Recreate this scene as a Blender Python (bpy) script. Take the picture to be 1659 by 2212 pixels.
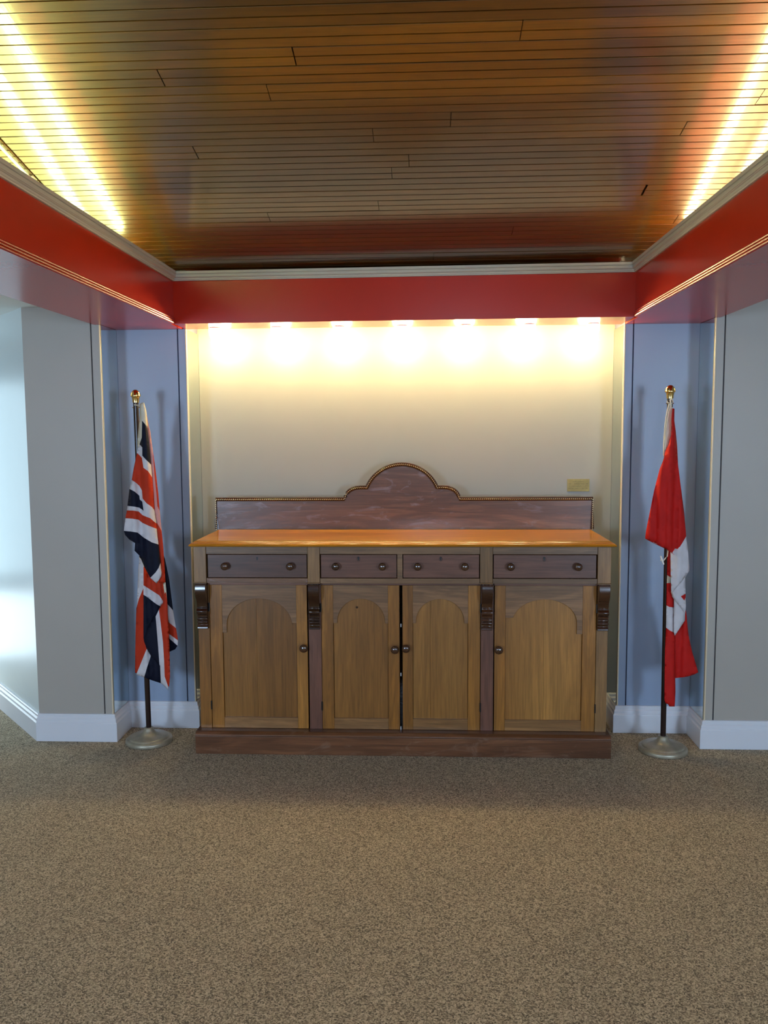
import bpy, bmesh, math, random
from mathutils import Vector, Matrix
from mathutils.geometry import delaunay_2d_cdt
for o in list(bpy.data.objects): bpy.data.objects.remove(o)
S = bpy.context.scene
COL = S.collection
random.seed(7)

# ------------------------------------------------------------------ camera
W, HH = 1659, 2212
F, PITCH, YAW, ROLL = 1827.27, 0.0936055, 0.0476867, -0.00560480
CAM = Vector((0, 0, 1.6))
fw = Vector((-math.sin(YAW)*math.cos(PITCH), math.cos(YAW)*math.cos(PITCH), -math.sin(PITCH)))
r0 = Vector((math.cos(YAW), math.sin(YAW), 0)); u0 = r0.cross(fw)
rt = r0*math.cos(ROLL)+u0*math.sin(ROLL); up = -r0*math.sin(ROLL)+u0*math.cos(ROLL)
cd = bpy.data.cameras.new('camera'); cam = bpy.data.objects.new('camera', cd); COL.objects.link(cam)
m = Matrix((rt, up, -fw)).transposed().to_4x4(); m.translation = CAM
cam.matrix_world = m
cd.sensor_fit = 'VERTICAL'; cd.sensor_height = 24.0; cd.sensor_width = 24.0*W/HH
cd.lens = 24.0*F/HH; cd.clip_start = 0.02
S.camera = cam
def px(x, y, Y):
    """point of the plane Y=const that the photograph shows at pixel x, y"""
    d = fw + rt*((x-W/2)/F) - up*((y-HH/2)/F)
    return CAM + d*(Y/d.y)

# ------------------------------------------------------------------ light
BULB, TUBE_L, TUBE_R = 60.0, 44.0, 38.0
WIN_REAR, WIN_MID, WIN_LEFT = 132.0, 34.0, 5.0
wd = bpy.data.worlds.new('world'); S.world = wd; wd.use_nodes = True
bg = wd.node_tree.nodes['Background']; bg.inputs[0].default_value = (0.62, 0.78, 1.0, 1); bg.inputs[1].default_value = 0.6
def area(name, loc, rot, sx, sy, power, color):
    l = bpy.data.lights.new(name, 'AREA'); l.shape = 'RECTANGLE'; l.size = sx; l.size_y = sy
    l.energy = power; l.color = color
    o = bpy.data.objects.new(name, l); o.location = loc; o.rotation_euler = rot; COL.objects.link(o)
    return o
DAY = (0.52, 0.72, 1.0)
area('window_daylight', (-3.4, -3.40, 1.45), (math.radians(90), 0, 0), 0.75, 1.4, WIN_REAR, DAY)
area('window_daylight', (3.3, -3.40, 1.45), (math.radians(90), 0, 0), 0.75, 1.4, WIN_REAR, DAY)
area('window_daylight', (0.1, -3.40, 2.15), (math.radians(90), 0, 0), 0.9, 0.9, WIN_MID, DAY)
area('window_daylight', (-3.30, 5.0, 0.30), (0, math.radians(-90), 0), 0.45, 0.8, WIN_LEFT, (0.74, 0.92, 1.0))
area('window_daylight', (-3.30, 5.0, 1.30), (0, math.radians(-90), 0), 1.3, 0.8, WIN_LEFT*1.4, (0.62, 0.88, 1.0))
S.view_settings.view_transform = 'Standard'; S.view_settings.look = 'None'
S.view_settings.gamma = 1.0; S.view_settings.exposure = 0.22
S.view_settings.use_curve_mapping = False
try:
    S.cycles.sample_clamp_indirect = 6.0
except Exception: pass

# ------------------------------------------------------------------ materials
def srgb(r, g, b):
    f = lambda c: (c/255/12.92) if c/255 <= 0.04045 else ((c/255+0.055)/1.055)**2.4
    return (f(r), f(g), f(b), 1)
def newmat(name):
    mt = bpy.data.materials.new(name); mt.use_nodes = True
    nt = mt.node_tree; return mt, nt, nt.nodes['Principled BSDF']
def setp(b, **k):
    for n, v in k.items():
        if n in b.inputs: b.inputs[n].default_value = v
def coords(nt, scale, rnd=False, kind='Object'):
    tc = nt.nodes.new('ShaderNodeTexCoord'); mp = nt.nodes.new('ShaderNodeMapping')
    nt.links.new(tc.outputs[kind], mp.inputs['Vector']); mp.inputs['Scale'].default_value = scale
    if rnd:
        oi = nt.nodes.new('ShaderNodeObjectInfo'); ml = nt.nodes.new('ShaderNodeMath'); ml.operation = 'MULTIPLY'
        ml.inputs[1].default_value = 37.0; nt.links.new(oi.outputs['Random'], ml.inputs[0])
        cx = nt.nodes.new('ShaderNodeCombineXYZ')
        for i in range(3): nt.links.new(ml.outputs[0], cx.inputs[i])
        nt.links.new(cx.outputs[0], mp.inputs['Location'])
    return mp
def ramp(nt, fac, stops):
    r = nt.nodes.new('ShaderNodeValToRGB'); e = r.color_ramp.elements
    e[0].position, e[0].color = stops[0]; e[1].position, e[1].color = stops[-1]
    for p, c in stops[1:-1]:
        n = e.new(p); n.color = c
    nt.links.new(fac, r.inputs[0]); return r
def noise(nt, vec, scale, detail=4, rough=0.55, dist=0.0):
    n = nt.nodes.new('ShaderNodeTexNoise'); n.inputs['Scale'].default_value = scale
    n.inputs['Detail'].default_value = detail; n.inputs['Roughness'].default_value = rough
    n.inputs['Distortion'].default_value = dist; nt.links.new(vec.outputs[0], n.inputs['Vector']); return n
def bump(nt, b, h, strength, dist=0.002):
    bp = nt.nodes.new('ShaderNodeBump'); bp.inputs['Strength'].default_value = strength
    bp.inputs['Distance'].default_value = dist; nt.links.new(h, bp.inputs['Height'])
    nt.links.new(bp.outputs[0], b.inputs['Normal']); return bp
def mixc(nt, fac, a, bcol, mode='MIX'):
    mx = nt.nodes.new('ShaderNodeMix'); mx.data_type = 'RGBA'; mx.blend_type = mode
    for sock, v in ((0, fac), (6, a), (7, bcol)):
        if hasattr(v, 'links'): nt.links.new(v, mx.inputs[sock])
        else: mx.inputs[sock].default_value = v
    return mx.outputs[2]
def paint(name, col, rough=0.5, var=0.04, b_=0.05, spec=0.5, scale=300):
    mt, nt, b = newmat(name); c = coords(nt, (1, 1, 1))
    n = noise(nt, c, 2.5, 3); lo = tuple(v*(1-var) for v in col[:3])+(1,); hi = tuple(min(1, v*(1+var)) for v in col[:3])+(1,)
    r = ramp(nt, n.outputs['Fac'], [(0.3, lo), (0.7, hi)]); nt.links.new(r.outputs[0], b.inputs['Base Color'])
    setp(b, Roughness=rough, **{'Specular IOR Level': spec})
    if b_: bump(nt, b, noise(nt, c, scale, 2).outputs['Fac'], b_, 0.001)
    return mt
def wood(name, dark, mid, light, grain='x', rough=0.35, coat=0.3, var=0.35, spec=0.5, coatrough=0.12, sheen_wear=None, fine=0.15, size=1.0, ref=None):
    mt, nt, b = newmat(name)
    k = {'x': (1.2, 10, 10), 'z': (10, 10, 1.2), 'y': (10, 1.2, 10)}[grain]
    k = tuple(v*size for v in k)
    c = coords(nt, k, True)
    n1 = noise(nt, c, 1.0, 5, 0.6, 1.2)
    wv = nt.nodes.new('ShaderNodeMath'); wv.operation = 'MULTIPLY'; wv.inputs[1].default_value = 22.0
    nt.links.new(n1.outputs['Fac'], wv.inputs[0])
    sn = nt.nodes.new('ShaderNodeMath'); sn.operation = 'SINE'; nt.links.new(wv.outputs[0], sn.inputs[0])
    ab = nt.nodes.new('ShaderNodeMath'); ab.operation = 'MULTIPLY_ADD'; ab.inputs[1].default_value = 0.5; ab.inputs[2].default_value = 0.5
    nt.links.new(sn.outputs[0], ab.inputs[0])
    k2 = {'x': (6, 160, 160), 'z': (160, 160, 6), 'y': (160, 6, 160)}[grain]
    n2 = noise(nt, coords(nt, k2, True), 1.0, 3, 0.6)
    n3 = noise(nt, coords(nt, tuple(v*0.35 for v in k), True), 1.0, 2, 0.5)
    r1 = ramp(nt, n3.outputs['Fac'], [(0.25, dark), (0.5, mid), (0.75, light)])
    g = ramp(nt, ab.outputs[0], [(0.0, (1-var, 1-var, 1-var, 1)), (1.0, (1, 1, 1, 1))])
    o1 = mixc(nt, 1.0, r1.outputs[0], g.outputs[0], 'MULTIPLY')
    g2 = ramp(nt, n2.outputs['Fac'], [(0.35, (0.72, 0.72, 0.72, 1)), (0.6, (1.05, 1.05, 1.05, 1))])
    o2 = mixc(nt, 0.8, o1, g2.outputs[0], 'MULTIPLY')
    oi = nt.nodes.new('ShaderNodeObjectInfo')
    g3 = ramp(nt, oi.outputs['Random'], [(0.0, (0.86, 0.84, 0.82, 1)), (1.0, (1.12, 1.1, 1.06, 1))])
    o3 = mixc(nt, 1.0, o2, g3.outputs[0], 'MULTIPLY')
    if sheen_wear:  # pale noise patches: painted reflection on the backboard, wear on the plinth
        nb = noise(nt, coords(nt, (2.2, 2.2, 7)), 2.0, 6, 0.65, 1.5)
        rb = ramp(nt, nb.outputs['Fac'], [(0.56, (0, 0, 0, 1)), (0.75, (0.5, 0.5, 0.5, 1))])
        o3 = mixc(nt, rb.outputs[0], o3, sheen_wear)
    nt.links.new(o3, b.inputs['Base Color'])
    setp(b, Roughness=rough, **{'Coat Weight': coat, 'Coat Roughness': coatrough, 'Specular IOR Level': spec})
    bump(nt, b, n2.outputs['Fac'], fine, 0.001)
    return mt
def metal(name, col, rough=0.25, met=1.0):
    mt, nt, b = newmat(name); setp(b, Metallic=met, Roughness=rough); b.inputs['Base Color'].default_value = col
    n = noise(nt, coords(nt, (1, 1, 1)), 30, 4)
    r = ramp(nt, n.outputs['Fac'], [(0.35, tuple(v*0.8 for v in col[:3])+(1,)), (0.65, col)]); nt.links.new(r.outputs[0], b.inputs['Base Color'])
    return mt
def glow(name, col, strength):
    mt, nt, b = newmat(name); b.inputs['Base Color'].default_value = (0.9, 0.9, 0.9, 1)
    b.inputs['Emission Color'].default_value = col; b.inputs['Emission Strength'].default_value = strength; return mt
def cloth(name, col):
    mt, nt, b = newmat(name); c = coords(nt, (1, 1, 1))
    n = noise(nt, c, 18, 3); r = ramp(nt, n.outputs['Fac'], [(0.3, tuple(v*0.88 for v in col[:3])+(1,)), (0.7, col)])
    nt.links.new(r.outputs[0], b.inputs['Base Color']); setp(b, Roughness=0.68, **{'Specular IOR Level': 0.22})
    bump(nt, b, noise(nt, coords(nt, (1, 1, 1)), 700, 2).outputs['Fac'], 0.15, 0.0005)
    return mt

M = {}
M['wall'] = paint('grey_wall_paint', srgb(174, 166, 155), 0.42, 0.02, 0.10)
M['wall_inner'] = paint('blue_grey_inner_wall', srgb(148, 163, 186), 0.42, 0.02, 0.10)  # inner piers: bluer than the outer pier colour
M['wall_cream'] = paint('cream_wall_paint', srgb(158, 156, 147), 0.5, 0.02, 0.12)
M['wall_angled'] = paint('pale_wall_paint', srgb(214, 222, 222), 0.30, 0.02, 0.06)
M['white'] = paint('white_gloss_paint', srgb(222, 222, 226), 0.3, 0.02, 0.03)
M['ceil_white'] = paint('white_ceiling_paint', srgb(225, 226, 222), 0.7, 0.02, 0.05)
M['red'] = paint('red_gloss_paint', srgb(180, 36, 9), 0.24, 0.05, 0.05, 0.5, 90)
M['cornice'] = paint('stone_cream_paint', srgb(190, 182, 168), 0.45, 0.03, 0.05)
M['bead'] = paint('warm_lit_bead', srgb(226, 208, 176), 0.3, 0.02, 0)  # white bead, with the warm lamp light put into its colour
M['groove'] = paint('shadow_grey_paint', srgb(96, 100, 122), 0.5, 0.02, 0)
mt, nt, b = newmat('mirror_glass'); setp(b, Metallic=1.0, Roughness=0.015)
n = noise(nt, coords(nt, (1, 1, 1)), 3, 2); r = ramp(nt, n.outputs['Fac'], [(0.3, (0.72, 0.80, 0.80, 1)), (0.7, (0.78, 0.86, 0.86, 1))]); nt.links.new(r.outputs[0], b.inputs['Base Color'])
M['mirror'] = mt
# carpet
mt, nt, b = newmat('speckled_carpet'); c = coords(nt, (1, 1, 1))
vz = nt.nodes.new('ShaderNodeTexVoronoi'); vz.inputs['Scale'].default_value = 255.0; nt.links.new(c.outputs[0], vz.inputs['Vector'])
sp = nt.nodes.new('ShaderNodeSeparateColor'); nt.links.new(vz.outputs['Color'], sp.inputs[0])
n2 = noise(nt, c, 3.0, 3)
r1 = ramp(nt, sp.outputs[0], [(0.0, srgb(94, 83, 66)), (0.25, srgb(136, 121, 99)), (0.55, srgb(174, 157, 128)), (1.0, srgb(216, 198, 166))])
r2 = ramp(nt, n2.outputs['Fac'], [(0.3, (0.92, 0.92, 0.92, 1)), (0.7, (1, 1, 1, 1))])
nt.links.new(mixc(nt, 1.0, r1.outputs[0], r2.outputs[0], 'MULTIPLY'), b.inputs['Base Color'])
setp(b, Roughness=0.95, **{'Specular IOR Level': 0.1, 'Sheen Weight': 0.1}); bump(nt, b, vz.outputs['Distance'], 0.5, 0.002)
M['carpet'] = mt
# varnished ceiling boards
M['board'] = wood('varnished_ceiling_board', srgb(62, 37, 2), srgb(84, 51, 3), srgb(100, 64, 4), 'x', 0.40, 1.0, 0.25, 0.4, 0.15, fine=0.15)
nt = M['board'].node_tree; b = nt.nodes['Principled BSDF']
nn = noise(nt, coords(nt, (60, 2.5, 2.5), True), 1.0, 4, 0.6); bb = nt.nodes.new('ShaderNodeBump'); bb.inputs['Strength'].default_value = 0.18; bb.inputs['Distance'].default_value = 0.0015; b.inputs['Coat IOR'].default_value = 1.75
nt.links.new(nn.outputs['Fac'], bb.inputs['Height']); nt.links.new(bb.outputs[0], b.inputs['Coat Normal'])
M['backing'] = paint('dark_ceiling_backing', srgb(30, 18, 8), 0.8, 0.1, 0)
# sideboard woods
M['top'] = wood('honey_varnished_wood', srgb(192, 120, 18), srgb(214, 144, 32), srgb(230, 164, 50), 'x', 0.32, 0.4, 0.25, spec=0.25, coatrough=0.05)
M['top_edge'] = wood('honey_edge_wood', srgb(170, 106, 20), srgb(198, 130, 32), srgb(218, 150, 50), 'x', 0.25, 0.5, 0.2)
M['backsplash'] = wood('red_brown_sheen_wood', srgb(96, 62, 40), srgb(136, 92, 62), srgb(160, 116, 82), 'x', 0.32, 0.25, 0.35, sheen_wear=srgb(170, 160, 168))  # whitish patches put a reflection into the wood colour
M['post'] = wood('olive_brown_post_wood', srgb(129, 94, 52), srgb(156, 114, 67), srgb(175, 133, 79), 'z', 0.38, 0.25, 0.2)
M['drawer'] = wood('plum_brown_drawer_wood', srgb(101, 67, 53), srgb(122, 81, 64), srgb(143, 98, 78), 'x', 0.34, 0.3, 0.2)
M['rail'] = wood('grey_brown_rail_wood', srgb(107, 80, 52), srgb(136, 101, 67), srgb(161, 122, 84), 'x', 0.38, 0.25, 0.3)
M['stile'] = wood('tan_stile_wood', srgb(136, 86, 30), srgb(170, 112, 43), srgb(192, 133, 58), 'z', 0.36, 0.3, 0.3)
M['panel'] = wood('golden_brown_panel_wood', srgb(125, 81, 34), srgb(161, 109, 49), srgb(188, 134, 66), 'z', 0.34, 0.35, 0.22, size=0.55)
M['arch'] = wood('faded_arch_wood', srgb(119, 85, 54), srgb(151, 110, 72), srgb(173, 131, 88), 'x', 0.38, 0.25, 0.3)
M['bottomrail'] = wood('pale_bottom_rail_wood', srgb(132, 91, 52), srgb(162, 116, 68), srgb(184, 134, 84), 'x', 0.36, 0.3, 0.3)
M['corbel'] = wood('dark_corbel_wood', srgb(50, 28, 16), srgb(69, 39, 22), srgb(87, 52, 30), 'x', 0.18, 0.6, 0.2)
M['plinth'] = wood('worn_plinth_wood', srgb(82, 51, 33), srgb(120, 77, 50), srgb(150, 103, 71), 'x', 0.32, 0.35, 0.3, sheen_wear=srgb(162, 132, 109))
M['darkpost'] = wood('purple_brown_lower_post_wood', srgb(100, 64, 51), srgb(122, 80, 63), srgb(139, 94, 73), 'z', 0.38, 0.25, 0.2)
M['knob'] = wood('polished_knob_wood', srgb(60, 38, 26), srgb(78, 50, 34), srgb(92, 62, 42), 'z', 0.12, 0.9, 0.1, coatrough=0.08)
M['black'] = paint('black_iron', srgb(22, 22, 22), 0.4, 0.1, 0)
M['gold'] = metal('gilt_beads', (0.62, 0.46, 0.24, 1), 0.35, 0.7)
M['brass'] = metal('polished_brass', (0.86, 0.62, 0.24, 1), 0.12)
M['plaque'] = metal('engraved_brass_plate', (0.36, 0.27, 0.09, 1), 0.5, 0.4)
M['ink'] = paint('engraved_letter_fill', srgb(74, 62, 30), 0.6, 0.05, 0)
M['pole'] = paint('dark_brown_pole', srgb(44, 30, 26), 0.18, 0.1, 0)
M['base'] = metal('antiqued_silver_base', (0.48, 0.43, 0.32, 1), 0.42, 0.55)
M['cord'] = cloth('white_cord', srgb(226, 218, 196))
M['f_white'] = cloth('white_cloth', srgb(214, 208, 210))
M['f_red'] = cloth('red_cloth', srgb(190, 52, 22))
M['f_red2'] = cloth('crimson_cloth', srgb(198, 28, 22))
M['f_navy'] = cloth('navy_cloth', srgb(10, 15, 36))
M['f_cream'] = cloth('canvas_hoist_cloth', srgb(222, 212, 190))
M['f_pink'] = cloth('pink_shown_through_cloth', srgb(214, 152, 146))
M['neck'] = glow('frosted_bulb_neck', (1.0, 0.86, 0.5, 1), 14.0)
M['bulb'] = glow('glowing_bulb_glass', (1.0, 0.80, 0.36, 1), BULB)
M['porcelain'] = paint('white_porcelain', srgb(235, 232, 224), 0.25, 0.01, 0)
M['tube_l'] = glow('greenish_tube_glass', (0.80, 1.0, 0.36, 1), TUBE_L)
M['tube_r'] = glow('warm_tube_glass', (1.0, 0.80, 0.36, 1), TUBE_R)
M['batten'] = paint('white_fixture_metal', srgb(230, 230, 228), 0.35, 0.01, 0)
mt, nt, b = newmat('window_glass'); setp(b, Roughness=0.02, **{'Transmission Weight': 1.0}); M['glass'] = mt

# ------------------------------------------------------------------ helpers
def link(name, me, mats, parent=None, smooth=False):
    o = bpy.data.objects.new(name, me); COL.objects.link(o)
    for m_ in (mats if isinstance(mats, (list, tuple)) else [mats]): me.materials.append(m_)
    if smooth: me.shade_smooth()
    if parent is not None: o.parent = parent
    return o
OFF = Vector((0, 0, 0))
class MB:
    """collects shapes given in world coordinates, relative to the current thing's base"""
    def __init__(s): s.v = []; s.f = []; s.mi = []
    def add(s, vs, fs, mi=0):
        n = len(s.v); s.v += [tuple(Vector(v)-OFF) for v in vs]; s.f += [tuple(i+n for i in q) for q in fs]; s.mi += [mi]*len(fs); return s
    def box(s, x0, x1, y0, y1, z0, z1, mi=0):
        vs = [(x, y, z) for x in (x0, x1) for y in (y0, y1) for z in (z0, z1)]
        return s.add(vs, [(0, 1, 3, 2), (4, 6, 7, 5), (0, 4, 5, 1), (2, 3, 7, 6), (0, 2, 6, 4), (1, 5, 7, 3)], mi)
    def prism(s, pts, axis, a, b_, mi=0):
        """pts 2-D outline; axis 'y': pts=(x,z), 'x': pts=(y,z), 'z': pts=(x,y)"""
        def P(p, t): return {'y': (p[0], t, p[1]), 'x': (t, p[0], p[1]), 'z': (p[0], p[1], t)}[axis]
        n = len(pts); vs = [P(p, a) for p in pts]+[P(p, b_) for p in pts]
        fs = [tuple(range(n)), tuple(range(2*n-1, n-1, -1))]+[(i, i+n, (i+1) % n+n, (i+1) % n) for i in range(n)]
        return s.add(vs, fs, mi)
    def lathe(s, prof, c, axis='z', seg=28, mi=0):
        vs = []; fs = []; n = len(prof)
        for i in range(seg):
            a = 2*math.pi*i/seg
            for r_, h in prof:
                if axis == 'z': vs.append((c[0]+r_*math.cos(a), c[1]+r_*math.sin(a), c[2]+h))
                elif axis == 'y': vs.append((c[0]+r_*math.cos(a), c[1]-h, c[2]+r_*math.sin(a)))
        for i in range(seg):
            j = (i+1) % seg
            for k in range(n-1): fs.append((i*n+k, j*n+k, j*n+k+1, i*n+k+1))
        return s.add(vs, fs, mi)
    def tube(s, pts, rad, seg=10, mi=0, closed=False):
        pts = [Vector(p) for p in pts]; vs = []; fs = []; n = len(pts)
        rr = rad if isinstance(rad, (list, tuple)) else [rad]*n
        for i, p in enumerate(pts):
            t = (pts[min(i+1, n-1)]-pts[max(i-1, 0)]).normalized()
            a = Vector((0, 0, 1)) if abs(t.z) < 0.9 else Vector((1, 0, 0))
            x = t.cross(a).normalized(); y = t.cross(x)
            for k in range(seg):
                th = 2*math.pi*k/seg; vs.append(p+x*rr[i]*math.cos(th)+y*rr[i]*math.sin(th))
        for i in range(n-1):
            for k in range(seg):
                l = (k+1) % seg; fs.append((i*seg+k, i*seg+l, (i+1)*seg+l, (i+1)*seg+k))
        fs.append(tuple(range(seg))); fs.append(tuple(range((n-1)*seg, n*seg)))
        return s.add(vs, fs, mi)
    def build(s, name, mat, parent=None, smooth=False, bevel=0, kind=None, label=None):
        me = bpy.data.meshes.new(name); me.from_pydata(s.v, [], s.f)
        bm = bmesh.new(); bm.from_mesh(me); bmesh.ops.recalc_face_normals(bm, faces=bm.faces)
        if not s.mi or max(s.mi) == 0: pass
        bm.to_mesh(me); bm.free(); me.update()
        if max(s.mi) > 0:
            for p, q in zip(me.polygons, s.mi): p.material_index = q
        o = link(name, me, mat, parent, False)
        if smooth: me.shade_smooth(); me.set_sharp_from_angle(angle=math.radians(40))
        if bevel:
            bv = o.modifiers.new('bevel', 'BEVEL'); bv.width = bevel; bv.segments = 2; bv.limit_method = 'ANGLE'
        if kind: o['kind'] = kind
        if label: o['label'] = label
        return o
def BX(*a, mi=0): return MB().box(*a, mi=mi)
def struct(name, mb, mat, **k):
    o = mb.build(name, mat, **k); o['kind'] = 'structure'; return o
def thing(name, label, cat, loc, group=None):
    global OFF
    o = bpy.data.objects.new(name, None); COL.objects.link(o); o.location = loc; o.empty_display_size = 0.1
    o['label'] = label; o['category'] = cat
    if group: o['group'] = group
    OFF = Vector(loc); return o
def done():
    global OFF
    OFF = Vector((0, 0, 0))

# ------------------------------------------------------------------ the setting
YA, YB, YC = 4.232, 4.452, 4.672           # faces of the outer piers, the inner piers and the niche wall
XL, XR = -1.622, 1.41                      # mirrored returns between outer and inner piers
NL, NR = -1.246, 1.025                     # mirrored returns of the niche
ZS, ZW = 2.145, 2.235                      # red soffit, white side ceilings
AL = -2.02                                 # outer corner of the left pier
SL = math.tan(math.radians(11.3)); ZC = 2.415
def zc(y): return ZC+(4.2-y)*SL
struct('floor', BX(-4.7, 4.5, -3.6, 7.3, -0.1, 0), M['carpet'])

def pier(name, x0, x1, yf, yb, strip_side, mat, z0=0.0, z1=2.5):
    """flat wall face with a narrow corner board set off by a recessed joint"""
    g = 0.007; w = 0.043
    if strip_side > 0: a, b2, c2 = x0, x1-w-g, x1-w
    else: a, b2, c2 = x0+w+g, x1, x0+w
    mb = MB()
    mb.box(a, b2, yf, yf+0.012, z0, z1)
    mb.box(x0, x1, yf+0.012, yb, z0, z1, 1)
    o = struct(name, mb, [mat, M['groove']])
    s_ = MB().box(c2, x1, yf-0.002, yf+0.012, z0, z1) if strip_side > 0 else MB().box(x0, c2, yf-0.002, yf+0.012, z0, z1)
    s_.build('corner_board', mat, o, bevel=0.0015)
    xe = x1 if strip_side > 0 else x0
    MB().tube([(xe-0.002*strip_side, yf-0.003, 0.146), (xe-0.002*strip_side, yf-0.003, ZS-0.001)], 0.0042, 8).build('edge_bead', M['bead'], o, smooth=True)
    return o
pier('wall_left', AL, XL, YA, YB, 1, M['wall'])
pier('wall_right', XR, 4.4, YA, YB, -1, M['wall'])
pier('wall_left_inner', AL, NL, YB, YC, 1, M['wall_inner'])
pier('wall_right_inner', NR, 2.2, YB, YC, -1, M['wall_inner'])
struct('wall_back', BX(-2.02, 2.2, YC, YC+0.1, 0, 2.5), M['wall_cream'])
# angled passage wall on the far left
ang = (-0.67, 0.742)
p0 = (AL, YA); p1 = (AL+ang[0]*3.9, YA+ang[1]*3.9); nrm = (0.742, 0.67)
struct('wall_far_left', MB().prism([p0, p1, (p1[0]+nrm[0]*0.1, p1[1]+nrm[1]*0.1), (p0[0]+0.1, p0[1]+0.04)], 'z', 0, 2.4), M['wall_angled'])
# enclosing room, out of frame, with the windows that light it
def wall_with_hole(name, axis, pos, th, a0, a1, z1, hole, mat):
    h0, h1, hz0, hz1 = hole; mb = MB()
    for (s0, s1, q0, q1) in ((a0, h0, 0, z1), (h1, a1, 0, z1), (h0, h1, 0, hz0), (h0, h1, hz1, z1)):
        if s1-s0 < 1e-4 or q1-q0 < 1e-4: continue
        if axis == 'y': mb.box(s0, s1, pos, pos+th, q0, q1)
        else: mb.box(pos, pos+th, s0, s1, q0, q1)
    struct(name, mb, mat)
wall_with_hole('wall_rear_left', 'y', -3.6, 0.1, -4.7, -1.2, 4.1, (-4.0, -2.8, 0.75, 2.15), M['wall'])
wall_with_hole('wall_rear_middle', 'y', -3.6, 0.1, -1.2, 1.4, 4.1, (-0.35, 0.55, 1.7, 2.6), M['wall'])
wall_with_hole('wall_rear_right', 'y', -3.6, 0.1, 1.4, 4.5, 4.1, (2.7, 3.9, 0.75, 2.15), M['wall'])
struct('wall_side_left', BX(-4.7, -4.6, -3.6, 3.1, 0, 2.4), M['wall'])
struct('wall_passage_end', BX(-4.7, -3.45, 3.0, 3.1, 0, 2.4), M['wall'])
wall_with_hole('wall_passage', 'x', -3.45, 0.1, 3.0, 5.8, 2.4, (4.55, 5.45, 0.05, 2.0), M['wall'])
struct('wall_side_right', BX(4.4, 4.5, -3.6, 4.45, 0, 2.4), M['wall'])
def window(n, x0, x1, z0, z1, y):
    w = 0.05; mb = MB()
    mb.box(x0, x1, y, y+0.05, z0, z0+w); mb.box(x0, x1, y, y+0.05, z1-w, z1)
    mb.box(x0, x0+w, y, y+0.05, z0+w, z1-w); mb.box(x1-w, x1, y, y+0.05, z0+w, z1-w)
    xm = (x0+x1)/2; mb.box(xm-0.02, xm+0.02, y+0.005, y+0.045, z0+w, z1-w)
    o = struct(n, mb, M['white']); BX(x0+w, x1-w, y+0.02, y+0.026, z0+w, z1-w).build('pane', M['glass'], o)
window('window_1', -4.0, -2.8, 0.75, 2.15, -3.58)
window('window_2', 2.7, 3.9, 0.75, 2.15, -3.58)
window('window_4', -0.35, 0.55, 1.7, 2.6, -3.58)
mb = MB()
for (a, c_, d, e_) in ((4.55, 5.45, 0.05, 0.09), (4.55, 5.45, 1.95, 2.0), (4.55, 4.6, 0.09, 1.95), (5.4, 5.45, 0.09, 1.95), (4.6, 5.4, 0.56, 0.62)): mb.box(-3.44, -3.39, a, c_, d, e_)
o = struct('window_3', mb, M['white']); BX(-3.42, -3.415, 4.6, 5.4, 0.09, 0.56).build('pane', M['glass'], o); BX(-3.42, -3.415, 4.6, 5.4, 0.62, 1.95).build('pane', M['glass'], o)

# white side ceilings and the risers of the raised middle
BO_L, BI_L, BI_R, BO_R = -1.65, -1.245, 1.008, 1.43
struct('ceiling_left', BX(-4.7, -1.765, -3.6, 7.3, ZW, ZW+0.06), M['ceil_white'])
struct('ceiling_right', BX(1.545, 4.5, -3.6, 4.5, ZW, ZW+0.06), M['ceil_white'])
for nm, x0, x1 in (('wall_riser_left', -1.765, -1.75), ('wall_riser_right', 1.53, 1.545)):
    struct(nm, MB().prism([(-3.6, ZW), (4.6, ZW), (4.6, zc(4.6)+0.3), (-3.6, zc(-3.6)+0.02)], 'x', x0, x1), M['ceil_white'])
struct('ceiling_ledge_left', BX(-1.75, BO_L, -3.6, 4.23, ZW-0.05, ZW), M['ceil_white'])
struct('ceiling_ledge_right', BX(BO_R, 1.53, -3.6, 4.23, ZW-0.05, ZW), M['ceil_white'])

# sloping boarded ceiling
ceil = struct('ceiling', MB().prism([(-3.6, zc(-3.6)+0.022), (4.7, zc(4.7)+0.022), (4.7, zc(4.7)+0.1), (-3.6, zc(-3.6)+0.1)], 'x', -1.8, 1.6), M['backing'])
ca, sa = math.cos(math.radians(11.3)), math.sin(math.radians(11.3))
PIT = 0.0886
def board_mesh(mb, x0, x1, s0, s1, drop=0.0, mi=0):
    T = 0.02; ch = 0.0012; gm = (s0+s1)/2; e = 0.0021
    prof = [(s0+e, T), (s0+e, ch), (s0+e+ch, 0), (gm-0.0026, 0), (gm-0.0018, 0.007), (gm+0.0018, 0.007), (gm+0.0026, 0), (s1-e-ch, 0), (s1-e, ch), (s1-e, T)]
    pts = []
    for s_, h in prof:
        h2 = h-drop
        pts.append((4.225-s_*ca+h2*sa, zc(4.225)+s_*sa+h2*ca))
    mb.prism(pts, 'x', x0, x1, mi)
def on_ceiling(x, y):
    d = fw + rt*((x-W/2)/F) - up*((y-HH/2)/F)
    t = (ZC+4.2*SL-CAM.z)/(d.z+d.y*SL); P = CAM+d*t; return P.x, (4.225-P.y)/ca
joints = {}
for (jx, jy, gap) in ((632, 108, 3), (342, 157, 3), (577, 190, 1.5), (418, 321, 3), (1128, 55, 1.5), (974, 251, 1.5), (883, 341, 1.5), (846, 369, 1.2),
                      (817, 439, 1.2), (1108, 496, 1.2), (937, 550, 1.2), (578, 463, 1.2), (567, 572, 1.2), (1395, 405, 8), (1481, 270, 2), (1459, 475, 2.5), (1640, 212, 2), (806, 292, 1.0)):
    X, s_ = on_ceiling(jx, jy); k = int((s_+0.027)//PIT); joints.setdefault(k, []).append((X, gap/1000))
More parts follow.
